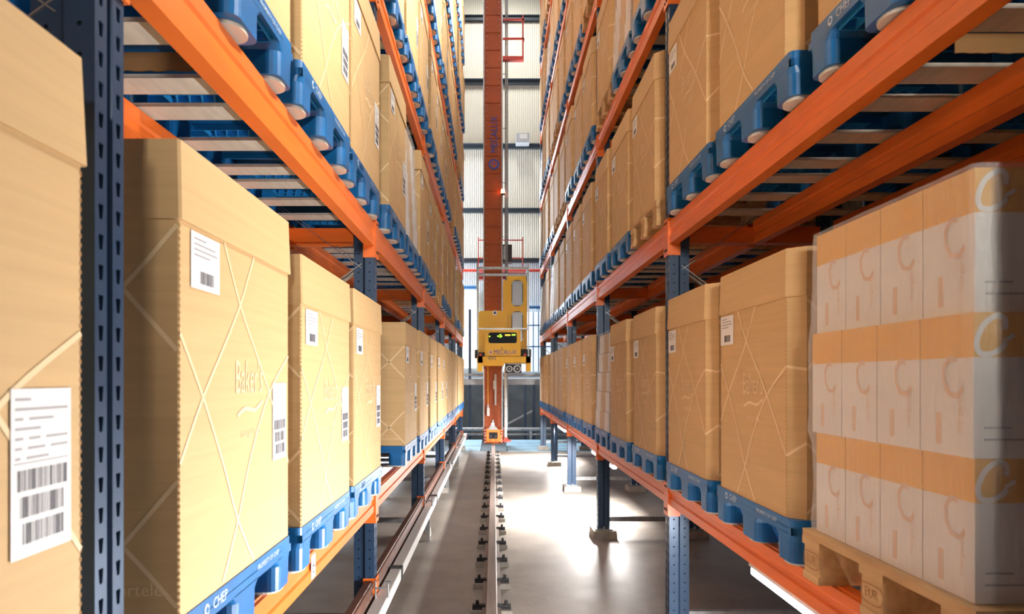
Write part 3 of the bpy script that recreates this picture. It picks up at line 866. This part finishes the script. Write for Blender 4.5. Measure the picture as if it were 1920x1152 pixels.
for w in wins:
    m = MB()
    b = .012
    m.box(w[0], w[0]+b, yc-.008, yc, w[2]+.08, w[3]-.08); m.box(w[1]-b, w[1], yc-.008, yc, w[2]+.08, w[3]-.08)
    m.box(w[0]+.06, w[1]-.06, yc-.008, yc, w[3]-b, w[3]); m.box(w[0]+.06, w[1]-.06, yc-.008, yc, w[2], w[2]+b)
    m.build('window_seal', M['iron'], ca)
    m = MB(); m.box(w[0]+.002, w[1]-.002, yc+.015, yc+.022, w[2]+.002, w[3]-.002); m.build('cabin_window', M['glass'], ca)
m = MB(); m.box(X2(944), X2(951), D2+.30, D2+.9, Z2(668), Z2(522)); m.box(X2(988), X2(990), D2+.4, D2+.9, Z2(668), Z2(522)); m.build('cabin_side', M['yellow'], ca)
m = MB(); z0 = Z2(668)
m.extrude([(X2(897),z0),(X2(951),z0),(X2(951),Z2(586)),(X2(947),Z2(582)),(X2(900),Z2(582)),(X2(897),Z2(586))], 'y', D2+.12, D2+.6, 0)
m.tube((X2(928), D2+.10, Z2(586)), (X2(928), D2+.13, Z2(586)), .045, 1, 14); m.tube((X2(928), D2+.095, Z2(586)), (X2(928), D2+.13, Z2(586)), .028, 2, 14)
m.build('machine_housing', [M['yellow'], M['galv'], M['iron']], ca)
con = MB(); con.extrude([(X2(909),Z2(668)),(X2(976),Z2(668)),(X2(976),Z2(619)),(X2(909),Z2(619))], 'y', D2-.04, D2+.12, 0)
e = D2-.041
con.text('MECALUX', .125, (X2(947), e, Z2(661)), (1,0,0), (0,0,1), 1, .78)
con.add([(X2(938.5), e, Z2(655)), (X2(943.5), e, Z2(655)), (X2(941), e, Z2(650.5))], [(0,1,2)], 2)
con.add([(X2(939.5), e-.0005, Z2(654.5)), (X2(942.5), e-.0005, Z2(654.5)), (X2(941), e-.0005, Z2(651.8))], [(0,1,2)], 0)
con.tube((X2(920), e-.001, Z2(661)), (X2(920), e+.001, Z2(661)), .036, 3, 14); con.tube((X2(920), e-.002, Z2(661)), (X2(920), e+.001, Z2(661)), .020, 4, 14)
for px, py in ((913, 623), (913, 663), (973, 623), (973, 663)): con.tube((X2(px), e-.002, Z2(py)), (X2(px), e, Z2(py)), .007, 2, 8)
console = con.build('operator_console', [M['yellow'], M['blue_ink'], M['ink'], M['white'], M['red']], ca)
m = MB(); m.extrude([(x*1, z*1) for x, z in rrect(X2(916), X2(969), Z2(644), Z2(624), .04)][::1], 'y', D2-.048, D2-.04, 0); m.build('console_screen', M['screen'], console)
for i, (px, py, w, mm) in enumerate(((918, 631.5, 2.4, 'led_g'), (934, 631, 3, 'led_g'), (938, 628.5, 3, 'led_g'), (940.5, 631, 2, 'led_g'), (938, 632.5, 2.5, 'led_g'), (952, 629, 10, 'led_o'), (963, 628.5, 7, 'led_g'))):
    m = MB(); m.box(X2(px-w/2), X2(px+w/2), D2-.052, D2-.047, Z2(py)-.013, Z2(py)+.013); m.build('indicator_light', M[mm], console)
# fork bridge under the console
m = MB(); m.box(X2(895), X2(995), D2-.06, D2+.9, Z2(681), Z2(669))
for a, b in ((896, 905), (986, 995)): m.extrude([(X2(a),Z2(697)),(X2(b),Z2(697)),(X2(b),Z2(669)),(X2(a),Z2(669))], 'y', D2-.06, D2+.1)
m.box(X2(905), X2(945), D2-.02, D2+.6, Z2(686), Z2(681))
m.text('450', .10, (X2(922), D2-.0615, Z2(672.5)), (1,0,0), (0,0,1), 1, 1.1)
m.build('lower_bridge', [M['yellow'], M['ink']], ca)
m = MB(); m.box(X2(890), X2(896), D2-.02, D2+.2, Z2(672), Z2(656)); m.box(X2(896), X2(909), D2+.02, D2+.12, Z2(669), Z2(661)); m.box(X2(976), X2(996), D2+.02, D2+.2, Z2(669), Z2(655)); m.build('side_roller_block', M['iron'], ca)
for px in (901, 984):
    m = MB(); m.tube((X2(px), D2-.07, Z2(666)), (X2(px), D2+.02, Z2(666)), .028, 0, 10); m.build('red_reflector', M['red'], ca)
m = MB()
for px, r in ((955, .062), (970, .075)):
    m.tube((X2(px), D2, Z2(692)), (X2(px), D2+.3, Z2(692)), r, 0, 18); m.tube((X2(px), D2-.02, Z2(692)), (X2(px), D2, Z2(692)), r*.7, 1, 18); m.tube((X2(px), D2-.03, Z2(692)), (X2(px), D2-.02, Z2(692)), r*.2, 0, 10)
m.box(X2(948), X2(978), D2+.05, D2+.3, Z2(700), Z2(683), 1)
m.build('hoist_motor', [M['galv'], M['iron']], ca)

# ================================================================ FAR END
def FX(p, d=19.8): return PX(p, d)
def FZ(p, d=19.8): return PZ(p, d)
m = MB(); m.box(FX(960,19.7), FX(988,19.7)-.0, 19.6, 19.86, FZ(273), FZ(254))
fl = empty('wall_floodlight'); tag(fl, 'grey box floodlight mounted high on the cream far wall', 'light')
m = MB(); m.box(FX(967), FX(992), 19.55, 19.87, FZ(273), FZ(255)); m.build('housing', M['lamp_case'], fl)
m = MB(); m.box(FX(974), FX(988), 19.54, 19.552, FZ(266), FZ(257)); m.build('lens', M['white'], fl)
m = MB(); m.tube((-4, 19.75, FZ(508)), (4, 19.75, FZ(508)), .04); [m.box(x-.02,x+.02,19.75,19.99,FZ(508)-.02,FZ(508)+.02) for x in (-2,0,2)]; tag(m.build('fire_pipe', M['red']), 'thin red pipe running across the far wall', 'pipe')
m = MB(); m.tube((-4, 19.7, FZ(540)), (FX(893), 19.7, FZ(540)), .05); m.box(-1,-.95,19.7,20,FZ(540)-.02,FZ(540)+.02); m.box(-3,-2.95,19.7,20,FZ(540)-.02,FZ(540)+.02); tag(m.build('service_pipe', M['pipe_b']), 'blue pipe on the far wall left of the crane', 'pipe')
m = MB(); m.tube((FX(990), 19.7, FZ(577)), (4, 19.7, FZ(577)), .04); m.box(1.2,1.25,19.7,20,FZ(577)-.02,FZ(577)+.02); m.box(3,3.05,19.7,20,FZ(577)-.02,FZ(577)+.02); tag(m.build('service_pipe', M['pipe_b']), 'blue pipe on the far wall right of the crane', 'pipe')
m = MB(); m.box(FX(868), FX(894), 19.9, 19.96, FZ(690), FZ(545)); tag(m.build('window_1', M['warmwin']), kind='structure')
m = MB(); m.box(FX(896), FX(1040), 19.9, 19.96, FZ(697), FZ(585)); tag(m.build('window_2', M['daywin']), kind='structure')
m = MB()
for p in (610, 650): m.box(FX(985), FX(1040), 19.86, 19.9, FZ(p)-.015, FZ(p)+.015)
for p in (1000, 1010): m.box(FX(p)-.012, FX(p)+.012, 19.86, 19.9, FZ(697), FZ(585))
tag(m.build('trim_6', M['pipe_b']), kind='structure')
for px, lab in ((881, 'dark blue steel column beside the bright doorway'), (985, 'dark steel column standing right of the crane mast'), (1001, 'dark steel column against the far concrete wall by the right rack')):
    m = MB(); d = 19.3
    m.box(PX(px,d)-.035, PX(px,d)+.035, d, d+.1, -.3, PZ(580 if px < 900 else 715, d)); m.box(PX(px,d)-.09, PX(px,d)+.09, d-.04, d+.14, -.3, -.27)
    tag(m.build('steel_column', M['navy']), lab, 'column', 'columns at the far wall')
m = MB(); d = 19.2; m.box(-4, 4, d, d+.12, PZ(722,d), PZ(712,d)); m.box(-4, 4, d, d+.05, PZ(705,d), PZ(701,d)); 
tag(m.build('steel_ledge', M['galv']), 'grey steel ledge along the top of the concrete wall', 'ledge')
m = MB(); d = 17.5; m.tube((-3, d, .22), (3.5, d, .22), .05); m.tube((-3, d, .10), (3.5, d, .10), .035)
for x in (-1.5, .9, 2.4): m.box(x-.03, x+.03, d-.03, d+.03, -.3, .2)
tag(m.build('cross_pipe', M['galv']), 'pair of grey pipes crossing behind the crane foot', 'pipe')
for i, (xa_, xb_, ya, yb) in enumerate(((-.95, -.28, 14.5, 15.6), (-.95,-.28,15.65,17.2), (.28, 2.3, 14.55, 15.0), (.28, 2.2, 15.05, 15.6), (.28, 2.1, 15.65, 16.3), (.3, 2.0, 16.35, 17.2))):
    m = MB(); m.box(xa_, xb_, ya, yb, -.03, -.005); m.box(xa_, xb_, ya, ya+.04, -.3, -.03)
    tag(m.build('floor_plate', M['plate_b']), 'pale blue steel plate on the pit, %s' % (('nearest one left of the rail','farther one left of the rail','nearest row right of the rail','second row right of the rail','third row right of the rail','farthest row right of the rail')[i]), 'floor plate', 'pit cover plates')
m = MB(); d = 19.4; m.bar((PX(952,d), d, PZ(795,d)), (PX(1000,d), d, PZ(770,d)), .05, .05)
tag(m.build('diagonal_strut', M['galv']), 'grey strut leaning across the concrete end wall', 'strut')

# ================================================================ ADDED FILL LAMPS
def lamp_fixture(name, loc, rot, sx, sy, power, color, lab, cat='light', group=None, spread=180):
    root = empty(name, loc); root.rotation_euler = rot
    m = MB(); m.box(-sx/2-.02, sx/2+.02, -sy/2-.02, sy/2+.02, .005, .07); m.build('housing', M['lamp_case'], root)
    m = MB(); m.box(-sx/2, sx/2, -sy/2, sy/2, -.002, .005); m.build('diffuser', M['lamp'], root)
    area(name+'_light', (0,0,-.01), (0,0,0), sx, sy, power, color, root, spread)
    tag(root, lab, cat, group)
    return root
# fill lamps added under the right rack's upper beams to brighten the left rack
for i, (y, lv) in enumerate(((2.15, 2), (4.65, 3), (7.2, 4), (9.9, 5), (12.5, 6))):
    z = ZB[lv]+DZ['right']-.09
    lamp_fixture('rack_fill_lamp', (XR-.13, y, z), (0, R(78), 0), .12, 1.3, RACK_FILL_W*(1, 1.4, 2, 2.6, 3.2)[i], (1,.93,.82), "long lamp under the right rack's %s level beam, turned to the left rack" % LEVELN[lv], group=None, spread=112)
lamp_fixture('floodlight', (.35, -3.6, 2.6), (R(90), 0, R(0)), .5, .35, FILL_FLOOD_W, (1,.92,.8), 'added floodlight behind the viewpoint, facing down the aisle', group=None, spread=36)  # unseen light added behind the camera to brighten the crane
for i, y in enumerate((1, 6, 11, 17.6)):
    lamp_fixture('roof_fill_lamp', (.16, y, 12.3), (0,0,0), .5, 1.4, ROOF_FILL_W*(5 if i == 3 else 1), (1,.96,.9), 'added white lamp under the roof, %s along the aisle' % ORD[i+1], group='added roof lamps over the aisle')  # unseen lamps added for fill, the last one for the far wall
# added area light for far-left daylight, with a made-up pane hidden behind it
m = MB(); m.box(-3.5, -1.5, 19.9, 19.96, 2.4, 7.6); tag(m.build('added_pane', M['daywin']), kind='structure')
area('added_far_daylight', (-2.4, 19.3, 5.0), (R(90), 0, R(180+32)), 2.0, 5.0, ADDED_DAY_W, (.80,.90,1.0))
